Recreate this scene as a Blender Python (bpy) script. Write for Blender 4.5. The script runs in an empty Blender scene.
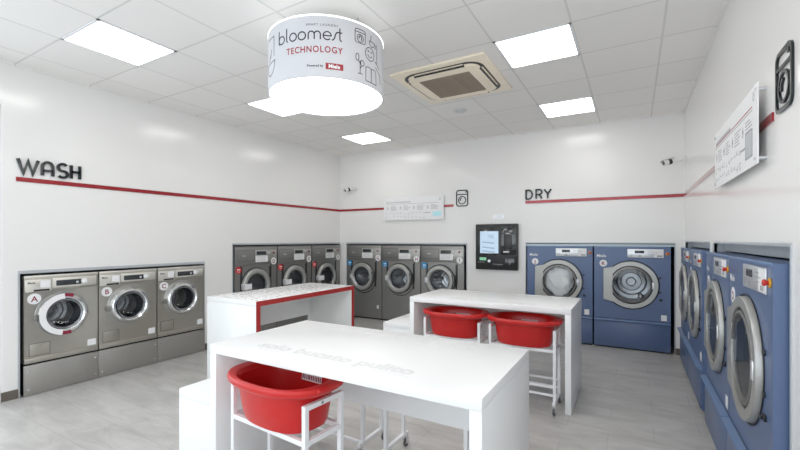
import bpy, bmesh, math, random
from math import sin, cos, pi, radians, atan2, hypot
from mathutils import Matrix, Vector
random.seed(7)
S = bpy.context.scene
COL = S.collection

# ------------------------------------------------------------------ materials
def mat(name, col, rough=.5, metal=0., emit=None, estr=0., coat=0., noise=0., nscale=8., spec=.5, bump=0., stretch=None):
    m = bpy.data.materials.new(name); m.use_nodes = True
    nt = m.node_tree; b = nt.nodes['Principled BSDF']
    b.inputs['Roughness'].default_value = rough; b.inputs['Metallic'].default_value = metal
    b.inputs['Coat Weight'].default_value = coat; b.inputs['Coat Roughness'].default_value = .12
    b.inputs['Specular IOR Level'].default_value = spec
    c = (*col, 1)
    b.inputs['Base Color'].default_value = c
    tc = nt.nodes.new('ShaderNodeTexCoord'); n = nt.nodes.new('ShaderNodeTexNoise')
    n.inputs['Scale'].default_value = nscale; n.inputs['Detail'].default_value = 4
    if stretch:
        mp = nt.nodes.new('ShaderNodeMapping'); mp.inputs['Scale'].default_value = stretch
        nt.links.new(tc.outputs['Object'], mp.inputs['Vector']); nt.links.new(mp.outputs['Vector'], n.inputs['Vector'])
    else:
        nt.links.new(tc.outputs['Object'], n.inputs['Vector'])
    mix = nt.nodes.new('ShaderNodeMix'); mix.data_type = 'RGBA'
    k = noise if noise else .03
    mix.inputs[6].default_value = (*[max(0, v * (1 - k)) for v in col], 1)
    mix.inputs[7].default_value = (*[min(1, v * (1 + k)) for v in col], 1)
    nt.links.new(n.outputs['Fac'], mix.inputs[0]); nt.links.new(mix.outputs[2], b.inputs['Base Color'])
    if bump:
        bp = nt.nodes.new('ShaderNodeBump'); bp.inputs['Strength'].default_value = bump; bp.inputs['Distance'].default_value = .01
        nt.links.new(n.outputs['Fac'], bp.inputs['Height']); nt.links.new(bp.outputs['Normal'], b.inputs['Normal'])
    if emit:
        b.inputs['Emission Color'].default_value = (*emit, 1); b.inputs['Emission Strength'].default_value = estr
    return m

def srgb(r, g, b):
    f = lambda v: (v / 255 / 12.92) if v / 255 <= .04045 else ((v / 255 + .055) / 1.055) ** 2.4
    return (f(r), f(g), f(b))

def glass_mat(name, tint, gloss=.06, rough=.03):
    m = bpy.data.materials.new(name); m.use_nodes = True; nt = m.node_tree
    nt.nodes.remove(nt.nodes['Principled BSDF']); out = nt.nodes['Material Output']
    t = nt.nodes.new('ShaderNodeBsdfTransparent'); t.inputs['Color'].default_value = (*tint, 1)
    g = nt.nodes.new('ShaderNodeBsdfGlossy'); g.inputs['Roughness'].default_value = rough
    lw = nt.nodes.new('ShaderNodeLayerWeight'); pw = nt.nodes.new('ShaderNodeMath'); pw.operation = 'POWER'; pw.inputs[1].default_value = 4
    ma = nt.nodes.new('ShaderNodeMath'); ma.operation = 'MULTIPLY_ADD'; ma.inputs[1].default_value = .7; ma.inputs[2].default_value = gloss
    nt.links.new(lw.outputs['Facing'], pw.inputs[0]); nt.links.new(pw.outputs[0], ma.inputs[0])
    mx = nt.nodes.new('ShaderNodeMixShader')
    nt.links.new(ma.outputs[0], mx.inputs['Fac']); nt.links.new(t.outputs[0], mx.inputs[1]); nt.links.new(g.outputs[0], mx.inputs[2])
    nt.links.new(mx.outputs[0], out.inputs['Surface'])
    return m

def grid_mat(name, base, line, w, hgt, ox, oy, mortar, rough, offset=0., marble=0., spec=.5, marcol=None, bump=.2):
    m = bpy.data.materials.new(name); m.use_nodes = True; nt = m.node_tree; b = nt.nodes['Principled BSDF']
    b.inputs['Roughness'].default_value = rough; b.inputs['Specular IOR Level'].default_value = spec
    tc = nt.nodes.new('ShaderNodeTexCoord'); mp = nt.nodes.new('ShaderNodeMapping')
    mp.inputs['Location'].default_value = (-ox, -oy, 0)
    nt.links.new(tc.outputs['Object'], mp.inputs['Vector'])
    br = nt.nodes.new('ShaderNodeTexBrick'); br.offset = offset; br.squash = 1; br.offset_frequency = 2
    br.inputs['Scale'].default_value = 1; br.inputs['Brick Width'].default_value = w; br.inputs['Row Height'].default_value = hgt
    br.inputs['Mortar Size'].default_value = mortar; br.inputs['Mortar Smooth'].default_value = .3; br.inputs['Bias'].default_value = 0
    br.inputs['Color1'].default_value = (*base, 1); br.inputs['Color2'].default_value = (*[v * .96 for v in base], 1)
    br.inputs['Mortar'].default_value = (*line, 1)
    nt.links.new(mp.outputs['Vector'], br.inputs['Vector'])
    last = br.outputs['Color']
    n = nt.nodes.new('ShaderNodeTexNoise'); n.inputs['Detail'].default_value = 8; n.inputs['Roughness'].default_value = .62
    if marble:
        m2 = nt.nodes.new('ShaderNodeMapping'); m2.inputs['Scale'].default_value = (1.6, 5.0, 1); m2.inputs['Rotation'].default_value = (0, 0, .35)
        nt.links.new(tc.outputs['Object'], m2.inputs['Vector']); nt.links.new(m2.outputs['Vector'], n.inputs['Vector'])
        n.inputs['Scale'].default_value = 1.3; n.inputs['Distortion'].default_value = .9
        rp = nt.nodes.new('ShaderNodeValToRGB')
        rp.color_ramp.elements[0].position = .33; rp.color_ramp.elements[0].color = (*marcol, 1)
        rp.color_ramp.elements[1].position = .62; rp.color_ramp.elements[1].color = (1, 1, 1, 1)
        nt.links.new(n.outputs['Fac'], rp.inputs['Fac'])
        mx = nt.nodes.new('ShaderNodeMix'); mx.data_type = 'RGBA'; mx.blend_type = 'MULTIPLY'; mx.inputs[0].default_value = marble
        nt.links.new(last, mx.inputs[6]); nt.links.new(rp.outputs['Color'], mx.inputs[7]); last = mx.outputs[2]
    nt.links.new(last, b.inputs['Base Color'])
    bp = nt.nodes.new('ShaderNodeBump'); bp.inputs['Strength'].default_value = bump; bp.inputs['Distance'].default_value = .004; bp.invert = True
    nt.links.new(br.outputs['Fac'], bp.inputs['Height']); nt.links.new(bp.outputs['Normal'], b.inputs['Normal'])
    return m

M = {}
M['wall'] = mat('white satin wall paint', (.845, .835, .82), .17, noise=.01, nscale=2, spec=.5)
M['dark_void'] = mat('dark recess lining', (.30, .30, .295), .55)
M['trim'] = mat('pale metal recess trim', (.50, .53, .56), .35, .3)
M['plate_grey'] = mat('grey control plate', (.40, .39, .365), .34, .5)
M['trim_blue'] = mat('pale blue grey filler strip', (.42, .50, .54), .35, .2)
M['base'] = mat('brown grey skirting', srgb(96, 88, 80), .5)
M['ceiling'] = grid_mat('mineral fibre ceiling tiles', (.89, .87, .845), (.70, .685, .665), .611, .609, .2, 5.75, .009, .85, spec=.1)
M['floor'] = grid_mat('grey marbled floor tile', (.55, .535, .515), (.38, .37, .355), .61, .305, -.17, 1.69, .0022, .30, offset=.5, marble=.75, marcol=(.66, .655, .65), bump=.08)
M['white'] = mat('white laminate', (.86, .865, .865), .28, noise=.005)
M['white_inner'] = M['white']
M['faint'] = mat('faint grey print', (.755, .755, .765), .35)
M['red_edge'] = mat('red edge band', srgb(166, 36, 34), .4)
M['red'] = mat('red tub plastic', srgb(194, 24, 23), .32, noise=.05, nscale=3, spec=.5)
M['steel_warm'] = mat('brushed warm stainless', (.47, .447, .398), .29, .92, noise=.06, nscale=6, stretch=(1, 1, 40))
M['steel_light'] = mat('light stainless strip', (.78, .76, .70), .3, .7)
M['steel_plinth'] = mat('plinth stainless', (.44, .425, .40), .36, .9, noise=.07, nscale=5, stretch=(40, 1, 1))
M['steel_dark'] = mat('dark grey metallic enamel', (.27, .265, .255), .34, .65, noise=.05, nscale=4)
M['steel_dark2'] = mat('darker grey enamel', (.10, .10, .10), .4, .4)
M['chrome'] = mat('chrome', (.80, .81, .82), .12, 1.)
M['ring_grey'] = mat('grey door ring', (.43, .43, .41), .34, .45)
M['drum'] = mat('drum steel', (.50, .51, .53), .28, .9, noise=.06, nscale=25)
M['drum_mid'] = mat('mid grey drum steel', (.30, .31, .33), .3, .85, noise=.08, nscale=20)
M['drum_dark'] = mat('dark drum steel', (.25, .26, .28), .22, .9, noise=.3, nscale=18)
M['black'] = mat('black plastic', (.012, .012, .013), .35)
M['gloss_black'] = mat('glossy black', (.015, .018, .02), .1, 0, coat=.6)
M['letter'] = mat('mirror black acrylic', (.012, .018, .02), .12, .35)
M['stripe'] = mat('glossy red acrylic stripe', srgb(150, 12, 28), .14, .25, coat=.5)
M['blue'] = mat('blue enamel', srgb(84, 104, 142), .33, .05, noise=.04, nscale=3, spec=.55)
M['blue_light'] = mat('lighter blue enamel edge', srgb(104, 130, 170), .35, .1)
M['alu'] = mat('brushed aluminium plate', (.66, .67, .69), .32, .6)
M['paper'] = mat('white label', (.85, .85, .86), .5)
M['wine'] = mat('dark red print', srgb(130, 20, 50), .5)
M['ink'] = mat('black print', (.03, .03, .035), .5)
M['greyink'] = mat('grey print', (.36, .36, .37), .5)
M['redprint'] = mat('red print', srgb(160, 28, 40), .5)
M['yellow'] = mat('yellow button base', srgb(214, 160, 40), .4)
M['red_btn'] = mat('red mushroom button', srgb(190, 30, 22), .3)
M['cyan'] = mat('blue sticker', srgb(30, 140, 200), .45)
M['redst'] = mat('red sticker', srgb(205, 45, 45), .45)
M['palecyan'] = mat('pale cyan patch', srgb(190, 240, 250), .4)
M['frame_white'] = mat('white powder coated steel', (.84, .85, .87), .35)
M['cream'] = mat('cream aircon plastic', srgb(252, 240, 218), .42)
M['grille'] = mat('brown grey grille', srgb(150, 136, 120), .5)
M['cam'] = mat('camera casing', (.75, .75, .73), .4)
M['rubber'] = mat('grey rubber', (.10, .10, .10), .6)
M['cloth'] = mat('white laundry', (.95, .95, .95), .8, noise=.02)
M['glass'] = glass_mat('door glass', (.93, .955, .965), gloss=.05)
M['pane'] = glass_mat('window glass', (.97, .985, 1.))
M['lamp'] = mat('lit led panel', (1, 1, 1), .5, emit=(1, .975, .94), estr=7.5)
M['drumlamp'] = mat('lit drum diffuser', (1, 1, 1), .5, emit=(1, .985, .96), estr=4.5)
M['halo'] = mat('lit drum top', (1, 1, 1), .5, emit=(.95, .98, 1), estr=2.5)
M['skin'] = mat('printed drum fabric', (.60, .605, .635), .6, emit=(.93, .94, 1), estr=.04)
M['screen'] = mat('lit touch screen', (.5, .65, .8), .2, emit=(.42, .56, .72), estr=.38)
M['screenink'] = mat('screen graphics', (.2, .3, .4), .3, emit=(.36, .48, .62), estr=.42)
M['green'] = mat('green lit label', srgb(120, 190, 150), .4, emit=(.3, .7, .45), estr=.3)
M['lcd'] = mat('dark lcd', (.03, .035, .04), .15)
M['alframe'] = mat('white window frame', (.85, .87, .9), .4)

# ------------------------------------------------------------------ mesh building
class MB:
    def __init__(s): s.bm = bmesh.new()
    def _merge(s, t, mi=0, mtx=None):
        if mtx is not None: bmesh.ops.transform(t, matrix=mtx, verts=t.verts)
        for f in t.faces: f.material_index = mi
        me = bpy.data.meshes.new('tmp'); t.to_mesh(me); t.free(); s.bm.from_mesh(me); bpy.data.meshes.remove(me); return s
    def box(s, x0, x1, y0, y1, z0, z1, bev=0., mi=0, seg=2, mtx=None):
        t = bmesh.new(); bmesh.ops.create_cube(t, size=1)
        for v in t.verts: v.co = Vector(((x0 + x1) / 2 + v.co.x * (x1 - x0), (y0 + y1) / 2 + v.co.y * (y1 - y0), (z0 + z1) / 2 + v.co.z * (z1 - z0)))
        if bev: bmesh.ops.bevel(t, geom=list(t.edges), offset=bev, segments=seg, affect='EDGES', profile=.5)
        return s._merge(t, mi, mtx)
    def cyl(s, p0, p1, r, r2=None, n=24, mi=0, bev=0.):
        p0, p1 = Vector(p0), Vector(p1); d = p1 - p0; t = bmesh.new()
        bmesh.ops.create_cone(t, cap_ends=True, segments=n, radius1=r, radius2=r if r2 is None else r2, depth=d.length)
        if bev:
            ed = [e for e in t.edges if abs(e.verts[0].co.z - e.verts[1].co.z) < 1e-6]
            bmesh.ops.bevel(t, geom=ed, offset=bev, segments=2, affect='EDGES', profile=.5)
        q = Vector((0, 0, 1)).rotation_difference(d.normalized()).to_matrix().to_4x4()
        return s._merge(t, mi, Matrix.Translation((p0 + p1) / 2) @ q)
    def lathe(s, prof, cx, cz, n=56, mi=0, closed=False):
        # profile of (radius, y) turned about the local y axis through (cx, cz)
        t = bmesh.new(); rings = []
        for r, y in prof:
            if r < 1e-6: rings.append([t.verts.new((cx, y, cz))])
            else: rings.append([t.verts.new((cx + r * cos(2 * pi * i / n), y, cz + r * sin(2 * pi * i / n))) for i in range(n)])
        pairs = list(zip(rings, rings[1:])) + ([(rings[-1], rings[0])] if closed else [])
        for a, b in pairs:
            for i in range(n):
                j = (i + 1) % n
                if len(a) == 1 and len(b) == 1: continue
                if len(a) == 1: t.faces.new((a[0], b[i], b[j]))
                elif len(b) == 1: t.faces.new((a[i], b[0], a[j]))
                else: t.faces.new((a[i], b[i], b[j], a[j]))
        bmesh.ops.recalc_face_normals(t, faces=t.faces)
        return s._merge(t, mi)
    def loft(s, rings, cap0=True, cap1=True, mi=0):
        t = bmesh.new(); rr = [[t.verts.new(p) for p in r] for r in rings]; n = len(rr[0])
        for a, b in zip(rr, rr[1:]):
            for i in range(n):
                j = (i + 1) % n; t.faces.new((a[i], a[j], b[j], b[i]))
        if cap0: t.faces.new(rr[0][::-1])
        if cap1: t.faces.new(rr[-1])
        bmesh.ops.recalc_face_normals(t, faces=t.faces)
        return s._merge(t, mi)
    def plate_hole(s, x0, x1, z0, z1, cx, cz, r, y, mi=0):
        t = bmesh.new(); angs = [2 * pi * i / 56 for i in range(56)]
        angs += [atan2(z - cz, x - cx) % (2 * pi) for x in (x0, x1) for z in (z0, z1)]
        angs = sorted(set(round(a, 6) for a in angs)); A = []; B = []
        for a in angs:
            c, q = cos(a), sin(a); k = 1e9
            if c > 1e-9: k = min(k, (x1 - cx) / c)
            if c < -1e-9: k = min(k, (x0 - cx) / c)
            if q > 1e-9: k = min(k, (z1 - cz) / q)
            if q < -1e-9: k = min(k, (z0 - cz) / q)
            A.append(t.verts.new((cx + r * c, y, cz + r * q))); B.append(t.verts.new((cx + k * c, y, cz + k * q)))
        n = len(angs)
        for i in range(n):
            j = (i + 1) % n; t.faces.new((A[i], A[j], B[j], B[i]))
        bmesh.ops.recalc_face_normals(t, faces=t.faces)
        for f in t.faces:
            if f.normal.y > 0: f.normal_flip()
        return s._merge(t, mi)
    def ribbon(s, pts, w, fn, d=.002, closed=False, mi=0):
        # a flat stroke of width w along 2D pts; fn(x, y, n) -> 3D point, n = height above the surface
        pts = [Vector(p) for p in pts]; n = len(pts); L = []; R = []
        for i in range(n):
            if closed: a, b, c = pts[i - 1], pts[i], pts[(i + 1) % n]
            else: a, b, c = pts[max(0, i - 1)], pts[i], pts[min(n - 1, i + 1)]
            d1 = (b - a); d2 = (c - b)
            d1 = d1.normalized() if d1.length > 1e-9 else d2.normalized()
            d2 = d2.normalized() if d2.length > 1e-9 else d1
            tg = (d1 + d2); tg = tg.normalized() if tg.length > 1e-6 else d1
            nr = Vector((-tg.y, tg.x)); k = max(.5, nr.dot(Vector((-d1.y, d1.x))))
            L.append(b + nr * w / 2 / k); R.append(b - nr * w / 2 / k)
        t = bmesh.new(); m = n if closed else n - 1
        V = [[t.verts.new(fn(p.x, p.y, h)) for p in Q] for Q in (L, R) for h in (d, 0)]
        Lt, Lb, Rt, Rb = V
        for i in range(m):
            j = (i + 1) % n
            t.faces.new((Lt[i], Rt[i], Rt[j], Lt[j])); t.faces.new((Lb[i], Lt[i], Lt[j], Lb[j])); t.faces.new((Rt[i], Rb[i], Rb[j], Rt[j]))
        if not closed:
            t.faces.new((Lt[0], Lb[0], Rb[0], Rt[0])); t.faces.new((Lt[-1], Rt[-1], Rb[-1], Lb[-1]))
        bmesh.ops.recalc_face_normals(t, faces=t.faces)
        return s._merge(t, mi)
    def poly(s, pts, fn, d=.002, mi=0):
        t = bmesh.new(); T = [t.verts.new(fn(x, y, d)) for x, y in pts]; B = [t.verts.new(fn(x, y, 0)) for x, y in pts]; n = len(pts)
        t.faces.new(T)
        for i in range(n): t.faces.new((T[i], B[i], B[(i + 1) % n], T[(i + 1) % n]))
        bmesh.ops.recalc_face_normals(t, faces=t.faces)
        return s._merge(t, mi)
    def text(s, body, size, fn, d=.002, mi=0, align='LEFT', bold=0., sx=1., spacing=1., shear=0.):
        cu = bpy.data.curves.new('txt', 'FONT'); cu.body = body; cu.size = size; cu.align_x = align; cu.offset = bold
        cu.space_character = spacing; cu.resolution_u = 3; cu.shear = shear
        ob = bpy.data.objects.new('txt', cu); COL.objects.link(ob)
        dg = bpy.context.evaluated_depsgraph_get(); me = bpy.data.meshes.new_from_object(ob.evaluated_get(dg))
        t = bmesh.new(); t.from_mesh(me)
        for v in t.verts: v.co = Vector(fn(v.co.x * sx, v.co.y, d))
        bpy.data.meshes.remove(me); bpy.data.objects.remove(ob); bpy.data.curves.remove(cu)
        return s._merge(t, mi)
    def build(s, name, mats, parent=None, smooth=True, merge=True):
        if merge: bmesh.ops.remove_doubles(s.bm, verts=s.bm.verts, dist=1e-6)
        me = bpy.data.meshes.new(name); s.bm.to_mesh(me); s.bm.free()
        for m in (mats if isinstance(mats, (list, tuple)) else [mats]): me.materials.append(M[m])
        if smooth:
            for p in me.polygons: p.use_smooth = True
            me.set_sharp_from_angle(angle=radians(32))
        o = bpy.data.objects.new(name, me); COL.objects.link(o)
        if parent is not None: o.parent = parent
        return o

def tag(o, label=None, cat=None, group=None, kind=None):
    if label: o['label'] = label
    if cat: o['category'] = cat
    if group: o['group'] = group
    if kind: o['kind'] = kind
    return o
def thing(name, label, cat, loc=(0, 0, 0), rz=0., group=None):
    o = bpy.data.objects.new(name, None); COL.objects.link(o); o.empty_display_size = .1
    o.location = loc; o.rotation_euler = (0, 0, rz); return tag(o, label, cat, group)
def struct(mb, name, mats, smooth=False): return tag(mb.build(name, mats, smooth=smooth), kind='structure')
def copy_tree(o, parent=None, skip=()):
    c = o.copy(); COL.objects.link(c); c.parent = parent
    for ch in list(o.children):
        if ch.name.split('.')[0] in skip: continue
        copy_tree(ch, c, skip)
    return c
def arc(cx, cy, rx, ry, a0, a1, n=14): return [(cx + rx * cos(radians(a0 + (a1 - a0) * i / n)), cy + ry * sin(radians(a0 + (a1 - a0) * i / n))) for i in range(n + 1)]
def rrect(cx, cy, w, h, r, n=5):
    P = []
    for sx, sy, a in ((1, 1, 0), (-1, 1, 90), (-1, -1, 180), (1, -1, 270)):
        P += arc(cx + sx * (w / 2 - r), cy + sy * (h / 2 - r), r, r, a, a + 90, n)
    return P
def dense(pts, step=.015):
    out = [pts[0]]
    for a, b in zip(pts, pts[1:]):
        L = hypot(b[0] - a[0], b[1] - a[1]); k = max(1, int(L / step))
        out += [(a[0] + (b[0] - a[0]) * i / k, a[1] + (b[1] - a[1]) * i / k) for i in range(1, k + 1)]
    return out
front = lambda y0=0.: (lambda x, z, n: (x, y0 - n, z))               # onto a machine front (local -y faces the room)
def shift(fn, ox, oz, k=1.): return lambda x, z, n: fn(ox + x * k, oz + z * k, n)

# ------------------------------------------------------------------ the room
XL, XR, YB, YF, H = -5.05, .565, 6.36, -1.3, 3.15
def wall(name, pos, u0, u1, z0, z1, holes, alcove=.85, inward=1, axis='x', t=.1):
    # a wall in the plane axis = pos with openings (u0, u1, z0, z1, alcove?) ; inward = sign of the direction into the room
    def P(u, z, d): return (pos - inward * d, u, z) if axis == 'x' else (u, pos - inward * d, z)
    us = sorted({u0, u1, *[h[0] for h in holes], *[h[1] for h in holes]}); zs = sorted({z0, z1, *[h[2] for h in holes], *[h[3] for h in holes]})
    mb = MB(); b = bmesh.new()
    def quad(a, mi):
        f = b.faces.new([b.verts.new(p) for p in a]); f.material_index = mi
    for i in range(len(us) - 1):
        for j in range(len(zs) - 1):
            a0, a1, c0, c1 = us[i], us[i + 1], zs[j], zs[j + 1]; cu, cz = (a0 + a1) / 2, (c0 + c1) / 2
            if any(h[0] < cu < h[1] and h[2] < cz < h[3] for h in holes): continue
            quad([P(a0, c0, 0), P(a1, c0, 0), P(a1, c1, 0), P(a0, c1, 0)], 0)
            quad([P(a0, c0, t), P(a1, c0, t), P(a1, c1, t), P(a0, c1, t)], 0)
    for a0, a1, c0, c1, alc in holes:
        D = alcove if alc else t
        for q in ([(a0, c0), (a0, c1)], [(a1, c0), (a1, c1)], [(a0, c1), (a1, c1)], [(a0, c0), (a1, c0)]):
            if not (alc and q[0][1] == q[1][1] == 0): quad([P(*q[0], 0), P(*q[1], 0), P(*q[1], t), P(*q[0], t)], 0 if not alc else 2)
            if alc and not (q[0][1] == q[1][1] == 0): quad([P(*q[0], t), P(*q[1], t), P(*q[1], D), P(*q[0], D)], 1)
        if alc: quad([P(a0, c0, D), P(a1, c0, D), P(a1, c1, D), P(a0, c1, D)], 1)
    me = bpy.data.meshes.new('t'); b.to_mesh(me); b.free(); mb.bm.from_mesh(me); bpy.data.meshes.remove(me)
    return struct(mb, name, ['wall', 'dark_void', 'trim'])

ALC = dict(abc=(1.525, 3.425, 0, 1.172), de=(3.885, 6.345, 0, 1.418), ghi=(-4.868, -2.40, 0, 1.418), jk=(-1.435, .46, 0, 1.446), lm=(4.31, 6.18, 0, 1.47), no=(2.262, 4.12, 0, 1.47))
wall('wall_left', XL, YF, YB, 0, H, [(*ALC['abc'], True), (*ALC['de'], True), (-.5, 1.392, .05, 2.75, False)], inward=1, axis='x')
wall('wall_back', YB, XL, XR, 0, H, [(*ALC['ghi'], True), (*ALC['jk'], True)], inward=-1, axis='y')
wall('wall_right', XR, YF, YB, 0, H, [(*ALC['lm'], True), (*ALC['no'], True)], inward=-1, axis='x')
wall('wall_front', YF, XL, XR, 0, H, [(-4.95, .5, .05, 2.9, False)], inward=1, axis='y')
struct(MB().box(XL - .95, XR + .95, YF - .1, YB + .95, -.1, 0), 'floor', 'floor')
struct(MB().box(XL - .1, XR + .1, YF - .1, YB + .1, H, H + .1), 'ceiling', 'ceiling')
# recess trims
def trim(n, key, axis, pos, inw):
    u0, u1, z0, z1 = ALC[key]; w = .014; wt = {'abc': .03, 'de': .026, 'ghi': .026}.get(key, .014); mb = MB()
    def bx(a0, a1, c0, c1):
        d0, d1 = sorted((pos - inw * .02, pos + inw * .006))
        if axis == 'x': mb.box(d0, d1, a0, a1, c0, c1)
        else: mb.box(a0, a1, d0, d1, c0, c1)
    bx(u0 - w, u0, z0, z1 + wt); bx(u1, u1 + w, z0, z1 + wt); bx(u0, u1, z1, z1 + wt)
    struct(mb, 'trim_%d' % n, 'trim')
trim(1, 'abc', 'x', XL, 1); trim(2, 'de', 'x', XL, 1); trim(3, 'ghi', 'y', YB, -1); trim(4, 'jk', 'y', YB, -1); trim(5, 'lm', 'x', XR, -1); trim(6, 'no', 'x', XR, -1)
struct(MB().box(-1.43, .455, YB - .018, YB + .02, 1.404, 1.434), 'trim_8', 'trim_blue')
struct(MB().box(XR + .07, XR + .09, 4.312, 6.178, 1.41, 1.469), 'trim_9', 'trim'); struct(MB().box(XR + .07, XR + .09, 2.264, 4.118, 1.41, 1.469), 'trim_10', 'trim')
mb = MB()
for a, b in ((1.392, 1.511), (3.439, 3.871)): mb.box(XL, XL + .012, a, b, 0, .085)
struct(mb, 'baseboard_left', 'base')
mb = MB()
for a, b in ((XL, -4.882), (-2.386, -1.449), (.469, XR)): mb.box(a, b, YB - .012, YB, 0, .085)
struct(mb, 'baseboard_back', 'base')
mb = MB()
for a, b in ((YF, 2.248), (4.134, 4.296), (6.194, YB)): mb.box(XR - .012, XR, a, b, 0, .085)
struct(mb, 'baseboard_right', 'base')
# ceiling edge angle
mb = MB()
mb.box(XL, XR, YB - .02, YB, H - .012, H); mb.box(XL, XL + .02, YF, YB, H - .012, H); mb.box(XR - .02, XR, YF, YB, H - .012, H)
struct(mb, 'trim_7', 'ceiling')
# windows towards the street (left and behind the camera)
def window(n, axis, pos, u0, u1, z0, z1, parts):
    f = MB(); g = MB(); k = .05
    def bx(m, a0, a1, c0, c1, d):
        if axis == 'x': m.box(pos - .05 - d, pos - .05 + d, a0, a1, c0, c1)
        else: m.box(a0, a1, pos - .05 - d, pos - .05 + d, c0, c1)
    bx(f, u0, u1, z0, z0 + k, .03); bx(f, u0, u1, z1 - k, z1, .03)
    for i in range(parts + 1):
        u = u0 + (u1 - u0 - k) * i / parts; bx(f, u, u + k, z0, z1, .03)
    g.bm.faces.new([g.bm.verts.new((pos - .05, a, c) if axis == 'x' else (a, pos - .05, c)) for a, c in ((u0, z0), (u1, z0), (u1, z1), (u0, z1))])
    o = struct(f, 'window_%d' % n, 'alframe'); g.build('pane', 'pane', o)
window(1, 'x', XL, -.5, 1.392, .05, 2.75, 2)
window(2, 'y', YF, -4.95, .5, .05, 2.9, 4)

# ------------------------------------------------------------------ ceiling things
def led_panel(cx, cy, label):
    t = thing('led_panel', label, 'ceiling light', (cx, cy, H), group='square ceiling lights')
    f = MB(); w = .305
    for a in ((-w, w, -w, -w + .02), (-w, w, w - .02, w), (-w, -w + .02, -w, w), (w - .02, w, -w, w)): f.box(*a, -.006, 0)
    f.build('frame', 'alframe', t)
    MB().box(-w + .02, w - .02, -w + .02, w - .02, -.004, 0).build('diffuser', 'lamp', t)
gx = lambda k: .2 - .611 * k
gy = lambda k: 5.75 - .609 * k
led_panel(gx(6.5), gy(6.5), 'square white ceiling light nearest the left wall, above the WASH lettering')
led_panel(gx(6.5), gy(3.5), 'square ceiling light half hidden behind the round printed lamp')
led_panel(gx(6.5), gy(.5), 'square ceiling light in the far left corner of the room')
led_panel(gx(1.5), gy(3.5), 'largest looking square ceiling light, right of the air conditioner')
led_panel(gx(1.5), gy(.5), 'square ceiling light near the back wall above the DRY lettering')

led_panel(gx(1.5), gy(6.5), 'square ceiling light above the right side of the nearest table')
led_panel(gx(1.5), gy(9.5), 'square ceiling light above the entrance')

# air conditioner cassette
t = thing('air_conditioner', 'cream four way ceiling air conditioner with brown grey intake grille', 'air conditioner', (-1.625, 3.93, H))
MB().box(-.485, .485, -.485, .485, -.022, 0, bev=.006).build('panel', 'cream', t)
mb = MB(); fl = lambda x, y, n: (x, y, -.022 - n)
mb.ribbon(rrect(0, 0, .79, .79, .13, 8), .035, fl, .002, closed=True)
mb.build('slot', 'black', t)
mb = MB()
mb.loft([[(x, y, z) for x, y in rrect(0, 0, a, a, .12, 8)] for z, a in ((-.022, .755), (-.040, .745), (-.050, .70))])
mb.build('centre_frame', 'cream', t)
for k in range(4):
    mb = MB(); mb.box(-.25, .25, .335, .372, -.052, -.046, bev=.002); mb.box(-.25, .25, .381, .398, -.034, -.026, bev=.002)
    o = mb.build('louvre', 'cream', t); o.rotation_euler = (0, 0, k * pi / 2)
    mb = MB(); mb.box(-.26, .26, .369, .384, -.0485, -.030); o2 = mb.build('air_gap', 'black', o)
mb = MB(); mb.box(-.265, .265, -.265, .265, -.053, -.049)
mb.build('intake_grille', 'grille', t)
mb = MB()
for i in range(17): mb.box(-.262, .262, -.255 + i * .0315, -.246 + i * .0315, -.058, -.053)
for i in (-1, 1): mb.box(i * .09 - .004, i * .09 + .004, -.262, .262, -.0585, -.053)
mb.build('grille_slats', 'grille', t)
mb = MB(); mb.cyl((0, 0, -.012), (0, 0, 0), .085, n=32, bev=.004); mb.cyl((0, 0, -.022), (0, 0, -.012), .05, .062, n=32)
o = mb.build('smoke_detector', 'alu'); o.location = (-1.925, 4.87, H); tag(o, 'small round disc on the ceiling behind the air conditioner', 'detector')

# round printed lamp
DC, DR, DZ0, DZ1 = (-2.08, 2.46), .44, 2.6, 3.02
t = thing('drum_lamp', 'big round white drum lamp printed with black and red words and line drawings', 'lamp', (*DC, DZ0))
hh = DZ1 - DZ0; N = 96
ring = lambda r, z: [(r * cos(2 * pi * i / N), r * sin(2 * pi * i / N), z) for i in range(N)]
MB().loft([ring(DR - .010, .0035), ring(DR - .007, -.002), ring(DR - .001, 0), ring(DR, .006), ring(DR, hh - .006)], False, False).build('printed_shade', 'skin', t)
MB().loft([ring(DR - .03, .002), ring(DR - .012, .003), ring(DR - .008, .008)], True, False).build('bottom_diffuser', 'drumlamp', t)
MB().loft([ring(DR + .001, hh - .008), ring(DR + .002, hh), ring(DR - .012, hh + .004)], False, False).build('glowing_top_rim', 'halo', t)
MB().loft([ring(DR - .0005, hh - .012), ring(DR - .0005, hh - .008)], True, True).build('light_blocking_disc', 'white', t)  # unseen disc added to keep the diffuser from lighting the ceiling
mb = MB()
for k in range(3): mb.cyl((.3 * cos(k * 2.1), .3 * sin(k * 2.1), hh), (.3 * cos(k * 2.1), .3 * sin(k * 2.1), H - DZ0), .006, n=10)
mb.build('hanging_rod', 'alu', t)
def drum_fn(s, z, n):
    a = s / DR - 1.0; return ((DR + n) * cos(a), (DR + n) * sin(a), z - DZ0)
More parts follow.
